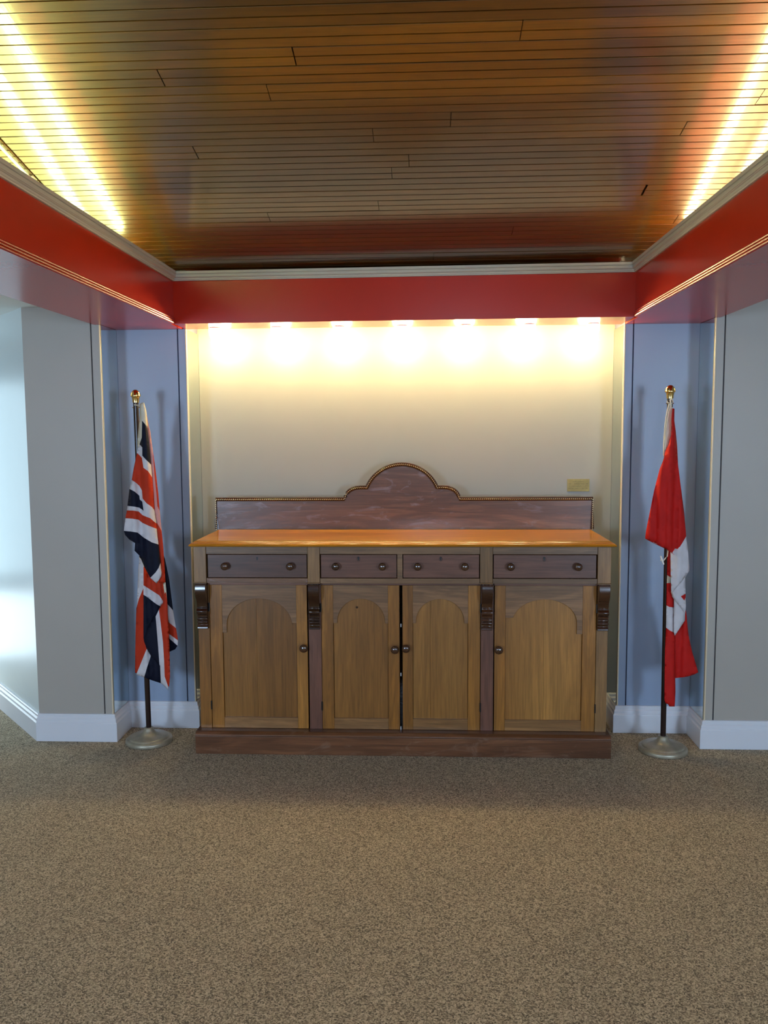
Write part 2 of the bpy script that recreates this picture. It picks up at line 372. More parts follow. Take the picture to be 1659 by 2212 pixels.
for k in range(-2, 24):
    s0 = -0.027+k*PIT; xs = [(-1.748, 0), (-1.50, 0.006)]+sorted(joints.get(k, []))
    if not joints.get(k) and random.random() < 0.35: xs.append((random.choice((-0.9, 1.2, 1.32, -1.2)), 0.001))
    xs = sorted(xs)+[(1.528, 0)]
    for (a, ga), (c_, gc) in zip(xs[:-1], xs[1:]):
        if c_-a < 0.02: continue
        mb = MB(); board_mesh(mb, a+ga/2+0.0004, c_-gc/2-0.0004, s0, s0+PIT, random.uniform(-0.0006, 0.0006)); mb.build('board', M['board'], ceil)
mb = MB()
for k in range(24, 86): board_mesh(mb, -1.748, 1.528, -0.027+k*PIT, -0.027+(k+1)*PIT)
mb.build('board_run', M['board'], ceil, kind='stuff')
# surface wiring strip along the ceiling seam
th = thing('wiring_strip', 'thin white wiring strip on the boarded ceiling above the left red beam', 'cable cover', (-1.515, 3.315, zc(3.315)-0.006))
MB().tube([(-1.515, 3.315, zc(3.315)-0.012), (-1.515, 1.2, zc(1.2)-0.012)], 0.006, 8).build('strip', M['batten'], th, smooth=True)
MB().box(-1.522, -1.508, 3.30, 3.322, zc(3.315)-0.014, zc(3.315)+0.001).build('end_cap', M['batten'], th); done()

# red beams: hollow troughs of painted boards; the header is very slightly out of square
HL, HR = 4.232, 4.168                       # header face at left and right end
ZT = 2.40
def beam_side(name, xi, xo, yend):
    sgn = 1 if xo > xi else -1; t = 0.018
    o = struct(name, MB().box(*sorted((xi, xi+sgn*t)), -3.6, yend, ZS, ZT), M['red'])
    struct(name+'_soffit', MB().box(*sorted((xi+sgn*t, xo)), -3.6, YB, ZS, ZS+t), M['red'])
    struct(name+'_outer_board', MB().box(*sorted((xo-sgn*t, xo)), -3.6, 4.23, ZS+t, ZW), M['red'])
    # reeded trim along the lower inner edge
    tm = MB()
    for i, (dx, dz) in enumerate(((0.003, 0.006), (0.0035, 0.0155), (0.003, 0.025))):
        tm.tube([(xi-sgn*dx*0.6, -3.5, ZS+dz), (xi-sgn*dx*0.6, yend-0.004, ZS+dz)], 0.0048, 8)
    tm.build('reeded_trim', M['red'], o, smooth=True)
    return o
beam_side('beam_left', BI_L, BO_L, HL); beam_side('beam_right', BI_R, BO_R, HR)
mb = MB(); t = 0.018
mb.prism([(BI_L, HL), (BI_R, HR), (BI_R, HR+t), (BI_L, HL+t)], 'z', ZS, ZT)
mb.prism([(BI_L, HL+t), (BI_R, HR+t), (BI_R, YB), (BI_L, YB)], 'z', ZS, ZS+t)
mb.box(BI_L, BI_R, YB-t, YB, ZS+t, ZT)
hd = struct('beam_back', mb, M['red'])
MB().prism([(BI_L+0.006, HL-0.003), (BI_R-0.006, HR-0.003), (BI_R-0.006, HR), (BI_L+0.006, HL)], 'z', ZS, ZS+0.012).build('lower_trim', M['red'], hd)
struct('ceiling_niche', BX(NL-0.1, NR+0.1, YB, YC, 2.36, 2.38), M['ceil_white'])
# cornice on the inner faces of the beams (stepped profile, mitred)
def sweep(name, path, prof, mat, parent=None, names=None):
    """path: 2-D polyline, room on its right-hand side; prof: (distance from wall, z)"""
    P = [Vector(p) for p in path]; n = len(P); off = []
    def nr(i): d = (P[i+1]-P[i]).normalized(); return Vector((d.y, -d.x))
    for i in range(n):
        if i == 0: off.append(nr(0))
        elif i == n-1: off.append(nr(n-2))
        else:
            a, b2 = nr(i-1), nr(i); mm = (a+b2).normalized(); off.append(mm/max(0.2, mm.dot(a)))
    outs = []
    for i in range(n-1):
        vs = [(P[i].x+off[i].x*d, P[i].y+off[i].y*d, z) for d, z in prof]+[(P[i+1].x+off[i+1].x*d, P[i+1].y+off[i+1].y*d, z) for d, z in prof]
        k = len(prof); fs = [tuple(range(k)), tuple(range(2*k-1, k-1, -1))]+[(j, j+k, (j+1) % k+k, (j+1) % k) for j in range(k)]
        o = MB().add(vs, fs).build(names[i] if names else name, mat, parent, bevel=0.0012); o['kind'] = 'structure'; outs.append(o)
    return outs
cp = [(0, 2.353), (0.009, 2.353), (0.010, 2.358), (0.013, 2.359), (0.013, 2.366), (0.018, 2.367), (0.018, 2.3685), (0.0225, 2.3695), (0.0225, 2.381), (0.0195, 2.3825), (0.0195, 2.384), (0.026, 2.385), (0.026, 2.3975), (0, 2.3985)]
sweep('trim', [(BI_L, -3.5), (BI_L, HL), (BI_R, HR), (BI_R, -3.5)], cp, M['cornice'], names=['trim_1', 'trim_2', 'trim_3'])
# baseboards
bp_ = [(0, 0), (0.022, 0), (0.022, 0.098), (0.019, 0.101), (0.0165, 0.106), (0.0165, 0.118), (0.013, 0.122), (0.010, 0.128), (0.010, 0.137), (0.007, 0.143), (0.0, 0.145)]
def base(path, names): return sweep('baseboard', path, bp_, M['white'], names=names)
base([(p1[0], p1[1]), (AL, YA), (XL, YA), (XL, YB), (NL, YB), (NL, YC), (NR, YC), (NR, YB), (XR, YB), (XR, YA), (4.4, YA)],
     ['baseboard_far_left', 'baseboard_left', 'baseboard_left_return', 'baseboard_left_inner', 'baseboard_niche_left', 'baseboard_back', 'baseboard_niche_right', 'baseboard_right_inner', 'baseboard_right_return', 'baseboard_right'])

# mirrors on the four returns
def mirror(x, y0, y1, side, label):
    th = thing('mirror_panel', label, 'mirror', (x, (y0+y1)/2, 0.146), 'tall mirror strips on the pier returns')
    a, b2 = sorted((x, x+0.004*side))
    MB().box(a, b2, y0+0.004, y1-0.002, 0.147, ZS-0.002).build('mirror_glass', M['mirror'], th)
    MB().box(a, b2, y1-0.002, y1, 0.147, ZS-0.002).build('dark_edge', M['black'], th); done()
mirror(XL, YA, YB, 1, 'tall narrow mirror on the left outer pier return, beside the red, white and navy flag')
mirror(XR, YA, YB, -1, 'tall narrow mirror on the right outer pier return, beside the red and white flag')
mirror(NL, YB, YC, 1, 'tall narrow mirror at the left end of the lit niche, behind the sideboard')
mirror(NR, YB, YC, -1, 'tall narrow mirror at the right end of the lit niche, behind the sideboard')

# ------------------------------------------------------------------ lamps
ordn = ['first lit round bulb from the left under the red header', 'second lit round bulb from the left under the red header', 'third lit round bulb from the left under the red header',
        'middle lit round bulb of the seven, above the arched backboard', 'third lit round bulb from the right under the red header', 'second lit round bulb from the right under the red header', 'rightmost lit round bulb under the red header, above the brass plaque']
LY = 4.405
for i in range(7):
    lx = -0.112+(i-3)*0.3235
    th = thing('bulb_lamp', ordn[i], 'lamp', (lx, LY, ZS), 'seven bulbs under the red header')
    MB().lathe([(0.0001, 0), (0.028, 0), (0.028, -0.004), (0.0001, -0.004)], (lx, LY, ZS), 'z', 24).build('socket', M['porcelain'], th, smooth=True)
    MB().tube([(lx, LY, ZS-0.004), (lx, LY+0.012, ZS-0.026), (lx, LY+0.040, ZS-0.040), (lx, LY+0.078, ZS-0.050)], [0.032, 0.033, 0.033, 0.030], 20).build('bulb_neck', M['neck'], th, smooth=True)
    c_ = (lx, 4.535, ZS-0.064)
    pr = [(0.0001, -0.052)]+[(0.052*math.sin(a), -0.052*math.cos(a)) for a in [math.pi*k/12 for k in range(1, 12)]]+[(0.0001, 0.052)]
    MB().lathe(pr, c_, 'z', 24).build('bulb', M['bulb'], th, smooth=True); done()
def fixture(x1_, x2_, ya, yb, mat, label):
    z = 2.36; xm = (x1_+x2_)/2
    th = thing('tube_light', label, 'light fixture', (xm, (ya+yb)/2, z-0.08), 'tube lights hidden in the beam troughs')
    MB().box(xm-0.03, xm+0.03, ya, yb, z-0.08, z-0.035).build('fixture_body', M['batten'], th)
    MB().box(xm-0.026, xm+0.026, ya+0.1, yb-0.1, ZS+0.018, z-0.08).build('stand_off', M['batten'], th)
    for x in (x1_, x2_):
        MB().tube([(x, ya+0.03, z), (x, yb-0.03, z)], 0.013, 10).build('tube', mat, th, smooth=True)
    for y in (ya, yb-0.028):
        MB().box(x1_-0.018, x2_+0.018, y, y+0.028, z-0.034, z+0.018).build('lamp_holder', M['batten'], th)
    done()
for ya, yb, w in ((2.72, 3.98, 'nearest the header'), (1.40, 2.66, 'second from the header'), (0.08, 1.34, 'third from the header, added as unseen fill')):  # third pair is added fill, out of frame, to brighten the floor
    fixture(-1.56, -1.415, ya, yb, M['tube_l'], 'greenish twin tube light hidden behind the left beam cornice, '+w)
    fixture(1.19, 1.345, ya, yb, M['tube_r'], 'warm twin tube light hidden behind the right beam cornice, '+w)

# ------------------------------------------------------------------ sideboard
YF, YD, YP = 4.088, 4.13, 4.066             # drawer tier, door tier, plinth face
sb = thing('sideboard', 'long brown wooden sideboard with four drawers, four arched doors and scalloped backboard', 'sideboard', (-0.115, 4.3, 0))
YR = 4.565
# top with moulded edge
XT0, XT1 = -1.145, 0.914
MB().box(XT0+0.026, XT1-0.026, 4.052, 4.545, 1.062, 1.079).build('top', M['top'], sb, bevel=0.002)
ep = [(0.0, 1.0505), (0.014, 1.0505), (0.024, 1.054), (0.026, 1.058), (0.024, 1.062), (0.016, 1.068), (0.009, 1.071), (0.004, 1.0745), (0.001, 1.0765), (0.0, 1.0765)]
tp = bpy.data.objects['top']
P_ = [(XT0+0.026, 4.545), (XT0+0.026, 4.052), (XT1-0.026, 4.052), (XT1-0.026, 4.545)]
vs = []; k = len(ep)
offs = [(-1, 0), (-1, -1), (1, -1), (1, 0)]
for (x, y), (ox, oy) in zip(P_, offs):
    for d, z in ep: vs.append((x+ox*d, y+oy*d, z))
fs = []
for i in range(3):
    for j in range(k): fs.append((i*k+j, (i+1)*k+j, (i+1)*k+(j+1) % k, i*k+(j+1) % k))
fs += [tuple(range(k)), tuple(range(4*k-1, 3*k-1, -1))]
MB().add(vs, fs).build('moulded_edge', M['top_edge'], tp, smooth=True)
MB().box(XT0+0.03, XT1-0.03, 4.056, 4.545, 1.046, 1.061).build('top_underside', M['rail'], tp)
# backboard outline
def arc(cx, cz, r_, a0, a1, n): return [(cx+r_*math.cos(math.radians(a0+(a1-a0)*i/n)), cz+r_*math.sin(math.radians(a0+(a1-a0)*i/n))) for i in range(n+1)]
bl, br, zb = -1.132, 0.897, 1.243
cxm = -0.120
outl = [(bl, 1.08), (bl, zb), (cxm-0.310, zb-0.004)]
outl += arc(cxm-0.310+0.098, 1.236, 0.094, 172, 84, 12)[0:]
outl += [(cxm-0.196, 1.309)]
big = []
R_ = 0.205
for i in range(25):
    a = math.radians(158-(136*i/24)); big.append((cxm+R_*1.0*math.cos(a), 1.228+R_*math.sin(a)*0.985))
outl = [(bl, 1.08), (bl, zb), (cxm-0.309, zb)]
outl += [(cxm-0.309+x, 1.243+z) for x, z in ((0.004, 0.016), (0.013, 0.033), (0.026, 0.046), (0.042, 0.055), (0.062, 0.061), (0.085, 0.063), (0.112, 0.063))]
outl += big
outl += [(cxm+0.309-x, 1.243+z) for x, z in reversed(((0.004, 0.016), (0.013, 0.033), (0.026, 0.046), (0.042, 0.055), (0.062, 0.061), (0.085, 0.063), (0.112, 0.063)))]
outl += [(cxm+0.309, zb), (br, zb), (br, 1.08)]
bk = MB().prism(outl, 'y', 4.547, YR).build('backboard', M['backsplash'], sb)
path = [Vector((x, 4.546, z)) for x, z in outl]
inner = []
for i, p in enumerate(path):
    inner.append(p)
MB().tube([p+Vector((0, -0.002, 0)) for p in path], 0.0105, 8).build('dark_moulding', M['corbel'], bk, smooth=True)
# gilt rope beads along the moulding
mb = MB(); acc = 0.0; step = 0.0105
sph = [(math.sin(a)*math.cos(t_), math.sin(a)*math.sin(t_), math.cos(a)) for a in (0.75, 1.57, 2.4) for t_ in [k_*math.pi/3 for k_ in range(6)]]
for a, b2 in zip(path[:-1], path[1:]):
    L_ = (b2-a).length; d = (b2-a)/L_
    if L_ < 1e-6: continue
    s_ = acc
    while s_ < L_:
        c_ = a+d*s_+Vector((0, -0.0112, 0)); q = Vector((d.z, 0, -d.x)); e1 = (d*0.85+q*0.5).normalized(); e2 = Vector((e1.z, 0, -e1.x))
        vs = [c_+e1*(v[0]*0.0050)+e2*(v[1]*0.0024)+Vector((0, -1, 0))*(v[2]*0.003) for v in sph]
        fs = [tuple(range(6)), tuple(range(17, 11, -1))]+[(r_*6+j, r_*6+(j+1) % 6, (r_+1)*6+(j+1) % 6, (r_+1)*6+j) for r_ in range(2) for j in range(6)]
        mb.add(vs, fs); s_ += step
    acc = s_-L_
mb.build('gilt_rope_beading', M['gold'], bk, smooth=True, kind='stuff')
# carcass
cx0, cx1 = -1.134, 0.900
for x0, x1 in ((cx0, cx0+0.02), (cx1-0.02, cx1)): MB().box(x0, x1, 4.15, 4.56, 0.1, 1.046).build('side_panel', M['post'], sb)
MB().box(cx0+0.02, cx1-0.02, 4.545, 4.56, 0.1, 1.046).build('back_panel', M['corbel'], sb)
MB().box(cx0+0.02, cx1-0.02, 4.15, 4.545, 0.845, 0.857).build('inner_shelf', M['corbel'], sb)
MB().box(cx0+0.02, cx1-0.02, 4.15, 4.545, 0.1, 0.112).build('bottom_board', M['corbel'], sb)
# plinth
pl = MB().prism([(4.545, 0.0), (YP, 0.0), (YP, 0.092), (4.545, 0.092)], 'x', -1.147, 0.914).build('plinth', M['plinth'], sb, bevel=0.002)
MB().prism([(4.545, 0.0925), (YP, 0.0925), (YP-0.002, 0.097), (YP+0.002, 0.103), (YP+0.014, 0.110), (YP+0.020, 0.1125), (4.14, 0.1125), (4.545, 0.1)], 'x', -1.147, 0.914).build('plinth_moulding', M['plinth'], pl, bevel=0.0015)
# posts of the drawer tier
up_posts = [(-1.137, -1.076), (-0.572, -0.512), (0.271, 0.332), (0.837, 0.900)]
for x0, x1 in up_posts:
    MB().box(x0, x1, YF-0.006, 4.15, 0.868, 1.046).build('upper_post', M['post'], sb, bevel=0.0015)
lo_posts = [(-1.134, -1.077), (-0.577, -0.514), (0.279, 0.3415), (0.845, 0.900)]
mats = [M['stile'], M['darkpost'], M['darkpost'], M['post']]
for (x0, x1), mt in zip(lo_posts, mats):
    MB().box(x0, x1, YD+0.0, 4.15, 0.1125, 0.866).build('lower_post', mt, sb, bevel=0.001)
# corbels
cprof = [(0.0, 0.864), (0.050, 0.864), (0.050, 0.858), (0.053, 0.856), (0.056, 0.845), (0.058, 0.828), (0.057, 0.812), (0.052, 0.797), (0.043, 0.783), (0.033, 0.768), (0.027, 0.753), (0.025, 0.740), (0.029, 0.737),
         (0.029, 0.733), (0.036, 0.728), (0.040, 0.720), (0.039, 0.711), (0.033, 0.704), (0.025, 0.700), (0.022, 0.692), (0.022, 0.688), (0.028, 0.686), (0.030, 0.681), (0.028, 0.676), (0.021, 0.674), (0.021, 0.671), (0.027, 0.669), (0.029, 0.664), (0.027, 0.659), (0.020, 0.656), (0.019, 0.648), (0.024, 0.641), (0.026, 0.633), (0.026, 0.629), (0.0, 0.629)]
for (x0, x1) in ((-1.132, -1.080), (-0.571, -0.518), (0.281, 0.334), (0.845, 0.897)):
    o = MB().prism([(YD-d, z) for d, z in cprof], 'x', x0, x1).build('corbel', M['corbel'], sb, smooth=True, bevel=0.0012)
    o.data.set_sharp_from_angle(angle=math.radians(32))
for (x0, x1) in up_posts: MB().box(x0-0.002, x1+0.002, YF-0.010, 4.128, 0.8645, 0.8675).build('post_cap', M['post'], sb)
# rails between the posts
for (a, b2) in ((0, 1), (1, 2), (2, 3)):
    x0, x1 = up_posts[a][1]+0.0008, up_posts[b2][0]-0.0008
    MB().box(x0, x1, YF, 4.15, 1.0085, 1.046).build('top_rail', M['rail'], sb, bevel=0.001)
    MB().box(x0, x1, YF, 4.15, 0.8635, 0.889).build('drawer_rail', M['rail'] if a != 0 else M['backsplash'], sb, bevel=0.001)
    MB().box(lo_posts[a][1]+0.001, lo_posts[b2][0]-0.001, YD-0.012, 4.15, 0.8495, 0.863).build('door_head_rail', M['drawer'], sb, bevel=0.001)
MB().box(-0.1315, -0.1065, YF, 4.15, 0.8895, 1.008).build('drawer_divider', M['rail'], sb)
def knob(c, r_, name, parent, y0, mat=None, label=None):
    k_ = r_/0.0195
    pr = [(0.0001, 0), (0.0125*k_, 0), (0.0125*k_, 0.002), (0.009*k_, 0.004), (0.0085*k_, 0.009), (0.013*k_, 0.012), (0.018*k_, 0.0165), (0.0195*k_, 0.022), (0.0185*k_, 0.0275), (0.014*k_, 0.032), (0.008*k_, 0.0345), (0.0001, 0.0355)]
    o = MB().lathe(pr, (c[0], y0, c[1]), 'y', 28).build(name, mat or M['knob'], parent, smooth=True)
    return o
drs = [((-1.070, -0.576), (-0.980, -0.657), -0.822), ((-0.508, -0.134), (-0.433, -0.204), -0.322), ((-0.104, 0.268), (-0.032, 0.197), 0.080), ((0.336, 0.832), (0.418, 0.742), 0.581)]
for i, ((x0, x1), ks, kh) in enumerate(drs):
    dr = MB().box(x0+0.001, x1-0.001, YF+0.003, 4.149, 0.8915, 1.0055).build('drawer', M['drawer'], sb, bevel=0.0015)
    for kx in ks: knob((kx, 0.950), 0.0195, 'knob', dr, YF+0.003)
    kp = [(kh+0.0045*math.cos(a), 0.990+0.0045*math.sin(a)) for a in [math.radians(t_) for t_ in range(-50, 231, 20)]]+[(kh-0.003, 0.978), (kh+0.003, 0.978)]
    MB().prism(kp, 'y', YF+0.0022, YF+0.0032).build('keyhole', M['black'], dr)
    if i in (1, 2, 3):
        rg = [(kh+0.0075*math.cos(math.radians(t_)), YF+0.0022, 0.985+0.0105*math.sin(math.radians(t_))) for t_ in range(0, 361, 20)]
        MB().tube(rg, 0.0007, 6).build('escutcheon', M['black'], dr)
# doors
def archpts(x0, x1, ztop, zspring, n=22):
    cx = (x0+x1)/2; rx = (x1-x0)/2; rz = ztop-zspring
    return [(cx-rx*math.cos(math.pi*i/n), zspring+rz*math.sin(math.pi*i/n)) for i in range(n+1)]
doors = [dict(x=(-1.075, -0.583), p=(-1.012, -0.638), a=(-0.991, -0.660), fl=0.604, fr=0.655, sp=(0.635, 0.655), knob=(-0.601, 0.531), hx=-1.0762, crack=-0.842),
         dict(x=(-0.513, -0.1225), p=(-0.4535, -0.180), a=(-0.434, -0.195), fl=0.656, fr=0.655, sp=(0.664, 0.664), knob=(-0.146, 0.527), hx=-0.5138, crack=None),
         dict(x=(-0.109, 0.277), p=(-0.057, 0.2165), a=(-0.042, 0.198), fl=0.657, fr=0.657, sp=(0.666, 0.666), knob=(-0.091, 0.533), hx=0.278, crack=0.030),
         dict(x=(0.3455, 0.8435), p=(0.400, 0.777), a=(0.434, 0.750), fl=0.686, fr=0.606, sp=(0.69, 0.635), knob=(0.367, 0.529), hx=0.8442, crack=0.590)]
for D in doors:
    x0, x1 = D['x']; q0, q1 = D['p']; zb0, zt0 = 0.1135, 0.847; zr = 0.168
    pn = MB()
    if D['crack']:
        pn.box(q0+0.001, D['crack']-0.0005, YD+0.011, YD+0.017, zr, 0.83); pn.box(D['crack']+0.0005, q1-0.001, YD+0.0115, YD+0.017, zr, 0.83)
    else: pn.box(q0+0.001, q1-0.001, YD+0.011, YD+0.017, zr, 0.83)
    dr = pn.build('door', M['panel'], sb)
    MB().box(x0+0.001, q0-0.0004, YD, YD+0.019, zb0, zt0).build('stile', M['stile'], dr, bevel=0.001)
    MB().box(q1+0.0004, x1-0.001, YD, YD+0.019, zb0, zt0).build('stile', M['stile'], dr, bevel=0.001)
    MB().box(q0, q1, YD+0.0005, YD+0.019, zb0, zr).build('bottom_rail', M['bottomrail'], dr, bevel=0.001)
    a0, a1 = D['a']; sp = (D['sp'][0]+D['sp'][1])/2
    ap = archpts(a0, a1, 0.779, sp)
    pts = [(q0, zt0), (q0, D['fl']), (a0, D['fl'])]+[p for p in ap if p[1] > min(D['fl'], D['fr'])-1]+[(a1, D['fr']), (q1, D['fr']), (q1, zt0)]
    if D['fl'] > sp:   # trim the short foot to the curve
        cut = [p for p in ap if not (p[0] < (a0+a1)/2 and p[1] < D['fl'])]; xs_ = min(p[0] for p in cut); pts = [(q0, zt0), (q0, D['fl']), (xs_-0.004, D['fl'])]+cut+[(a1, D['fr']), (q1, D['fr']), (q1, zt0)]
    MB().prism(pts, 'y', YD+0.0015, YD+0.0085).build('arched_rail', M['arch'], dr, bevel=0.0008)
    knob(D['knob'], 0.021, 'knob', dr, YD)
    for hz in (0.735, 0.232):
        MB().tube([(D['hx'], YD-0.0035, hz-0.022), (D['hx'], YD-0.0035, hz+0.022)], 0.0038, 8).build('hinge', M['black'], dr, smooth=True)
kn = px(771, 1312, YD+0.0108); dd = [o_ for o_ in bpy.data.objects if o_.name == 'door.001'][0]
MB().prism([(kn.x+0.0062*math.cos(a)*(1+0.12*math.sin(3*a)), kn.z+0.0056*math.sin(a)) for a in [math.pi*k/10 for k in range(20)]], 'y', YD+0.0105, YD+0.0112).build('knot', M['corbel'], dd)
for zy in (1351, 1457, 1573):
    q = px(866, zy, YD+0.004); MB().box(q.x-0.0018, q.x+0.0018, YD+0.003, YD+0.012, q.z-0.008, q.z+0.008).build('catch_plate', M['batten'], dd)
done()

# ------------------------------------------------------------------ brass plaque
th = thing('plaque', 'small engraved brass plaque on the cream niche wall at right', 'plaque', (0.842, YC, 1.27))
pq = MB().box(0.783, 0.903, YC-0.003, YC-0.0002, 1.273, 1.341).build('plate', M['plaque'], th, bevel=0.0008)
mb = MB(); rnd = random.Random(3)
rows = [(1.3265, 0.812, ((0.0, 0.022), (0.028, 0.032))), (1.3145, 0.791, ((0, 0.014), (0.018, 0.008), (0.030, 0.014), (0.047, 0.017), (0.067, 0.020), (0.091, 0.014))),
        (1.3025, 0.795, ((0, 0.007), (0.010, 0.020), (0.033, 0.034), (0.072, 0.006), (0.082, 0.012), (0.098, 0.004))), (1.2905, 0.789, ((0, 0.014), (0.018, 0.013), (0.036, 0.018), (0.060, 0.008), (0.071, 0.018), (0.094, 0.013)))]
for z, x, words in rows:
    for a, w_ in words:
        n = max(2, int(w_/0.0028))
        for j in range(n):
            xx = x+a+j*w_/n; hgt = rnd.choice((0.0032, 0.0042, 0.0045))
            mb.box(xx, xx+0.0007, YC-0.0034, YC-0.003, z-0.002, z-0.002+hgt)
            if rnd.random() < 0.7: zz = z-0.002+rnd.choice((0, 0.0018, 0.0036)); mb.box(xx, xx+0.0020, YC-0.0034, YC-0.003, zz, zz+0.0007)
mb.build('lettering', M['ink'], pq); done()

# ------------------------------------------------------------------ flag stands
def stand(label, xb, yb_, xt, ztop, finial=True):
    th = thing('flag_stand', label, 'flag stand', (xb, yb_, 0))
    pr = [(0.0001, 0.0), (0.112, 0.0), (0.119, 0.003), (0.120, 0.012), (0.118, 0.019), (0.112, 0.024), (0.104, 0.026), (0.101, 0.031), (0.094, 0.034), (0.070, 0.038), (0.048, 0.044), (0.034, 0.053), (0.026, 0.066), (0.0235, 0.076), (0.021, 0.078), (0.0001, 0.078)]
    MB().lathe(pr, (xb, yb_, 0), 'z', 48).build('base', M['base'], th, smooth=True)
    zt = ztop-0.060; s_ = (xt-xb)/(ztop-0.06)
    MB().tube([(xb, yb_, 0.06), (xb+s_*(zt-0.0), yb_, zt)], 0.0135, 20).build('pole', M['pole'], th, smooth=True)
    X = xb+s_*zt
    fp = [(0.0001, -0.004), (0.0165, -0.004), (0.017, 0.010), (0.0195, 0.022), (0.0205, 0.0245), (0.0245, 0.026), (0.0255, 0.030), (0.0245, 0.034), (0.0225, 0.042), (0.018, 0.051), (0.011, 0.058), (0.005, 0.0605), (0.0001, 0.061)]
    MB().lathe(fp, (X, yb_, zt), 'z', 28).build('finial', M['brass'], th, smooth=True)
    for sx in (-1, 1):
        MB().tube([(X+sx*0.010-s_*0.03, yb_, zt-0.028), (X+sx*0.019-s_*0.03, yb_, zt-0.028)], 0.0022, 8).build('screw_pin', M['brass'], th, smooth=True)
    done(); return th
LX, LYp = -1.436, 4.225
RX, RYp = 1.197, 4.185
pt = px(292.5, 842, LYp); stand('dark flag pole with brass finial on a round grey metal base, left of the sideboard', LX, LYp, pt.x, pt.z)
pt = px(1448, 832, RYp); stand('dark flag pole with brass finial on a round grey metal base, right of the sideboard', RX, RYp, pt.x, pt.z)

# ------------------------------------------------------------------ draped flags
def inside(p, poly):
    x, y = p; c = False; n = len(poly); j = n-1
    for i in range(n):
        xi, yi = poly[i]; xj, yj = poly[j]
        if (yi > y) != (yj > y) and x < (xj-xi)*(y-yi)/(yj-yi)+xi: c = not c
        j = i
    return c
def segd(p, a, b2):
    ax, ay = a; bx, by = b2; dx, dy = bx-ax, by-ay; L2 = dx*dx+dy*dy
    t_ = 0 if L2 == 0 else max(0, min(1, ((p[0]-ax)*dx+(p[1]-ay)*dy)/L2))
    return math.hypot(p[0]-ax-t_*dx, p[1]-ay-t_*dy)
def cloth_layer(mb, regions, conv, Y, fold, roll=0.014, rollw=0.022, step=0.014):
    """regions: (polygon in crop units, material index); one continuous sheet, folded in depth"""
    Y = Y-0.012
    polys = [([tuple(conv(u, v, Y)) for u, v in pg], mi) for pg, mi in regions]
    P2 = [([(p[0], p[2]) for p in pg], mi) for pg, mi in polys]
    vs, es = [], []
    for pg, mi in P2:
        n0 = len(vs); dense = []
        for i in range(len(pg)):
            a, b2 = pg[i], pg[(i+1) % len(pg)]; L_ = math.hypot(b2[0]-a[0], b2[1]-a[1]); k_ = max(1, int(L_/step))
            for j in range(k_): dense.append((a[0]+(b2[0]-a[0])*j/k_, a[1]+(b2[1]-a[1])*j/k_))
        vs += dense; es += [(n0+i, n0+(i+1) % len(dense)) for i in range(len(dense))]
    xs_ = [v[0] for v in vs]; zs_ = [v[1] for v in vs]
    x = min(xs_); 
    while x < max(xs_):
        z = min(zs_)
        while z < max(zs_):
            q = (x+random.uniform(-.2, .2)*step, z+random.uniform(-.2, .2)*step)
            if any(inside(q, pg) for pg, _ in P2): vs.append(q)
            z += step
        x += step
    V, E_, Fc, _, _, _ = delaunay_2d_cdt([Vector(v) for v in vs], es, [], 0, 1e-4)
    keep = []; mats_ = []
    for f_ in Fc:
        c_ = (sum(V[i].x for i in f_)/len(f_), sum(V[i].y for i in f_)/len(f_))
        for pg, mi in P2:
            if inside(c_, pg): keep.append(f_); mats_.append(mi); break
    cnt = {}
    for f_ in keep:
        for i in range(len(f_)):
            e = tuple(sorted((f_[i], f_[(i+1) % len(f_)]))); cnt[e] = cnt.get(e, 0)+1
    bnd = [(tuple(V[a]), tuple(V[b2])) for (a, b2), n in cnt.items() if n == 1]
    out = []
    for v in V:
        d = min(segd((v.x, v.y), a, b2) for a, b2 in bnd) if bnd else 1
        t_ = max(0, 1-d/rollw); y = Y+roll*t_*t_+fold(v.x, v.y)
        # keep the photographed outline while the cloth moves in depth
        k_ = y/Y; out.append((v.x*k_, y, CAM.z+(v.y-CAM.z)*k_))
    n0 = len(mb.v); mb.v += [tuple(Vector(q)-OFF) for q in out]
    mb.f += [tuple(i+n0 for i in f_) for f_ in keep]; mb.mi += mats_
def finish_flag(mb, name, mats, parent):
    me = bpy.data.meshes.new(name); me.from_pydata(mb.v, [], mb.f); me.update()
    for p, q in zip(me.polygons, mb.mi): p.material_index = q
    bm = bmesh.new(); bm.from_mesh(me)
    for f_ in bm.faces:
        if f_.normal.y > 0: f_.normal_flip()
    loose = [v for v in bm.verts if not v.link_faces]; bmesh.ops.delete(bm, geom=loose, context='VERTS'); bm.to_mesh(me); bm.free()
    o = link(name, me, mats, parent, True)
    sd = o.modifiers.new('thick', 'SOLIDIFY'); sd.thickness = 0.0012; sd.offset = 0
    return o
Wt, Rd, Nv, Cr, Pk = 0, 1, 2, 3, 4
def cvL(u, v, Y): return px(240+u/6.144, 820+v/6.144, Y)
O = 2089
def up_(l): return [(u, v+O) for u, v in l]
def foldsL(v): return 0
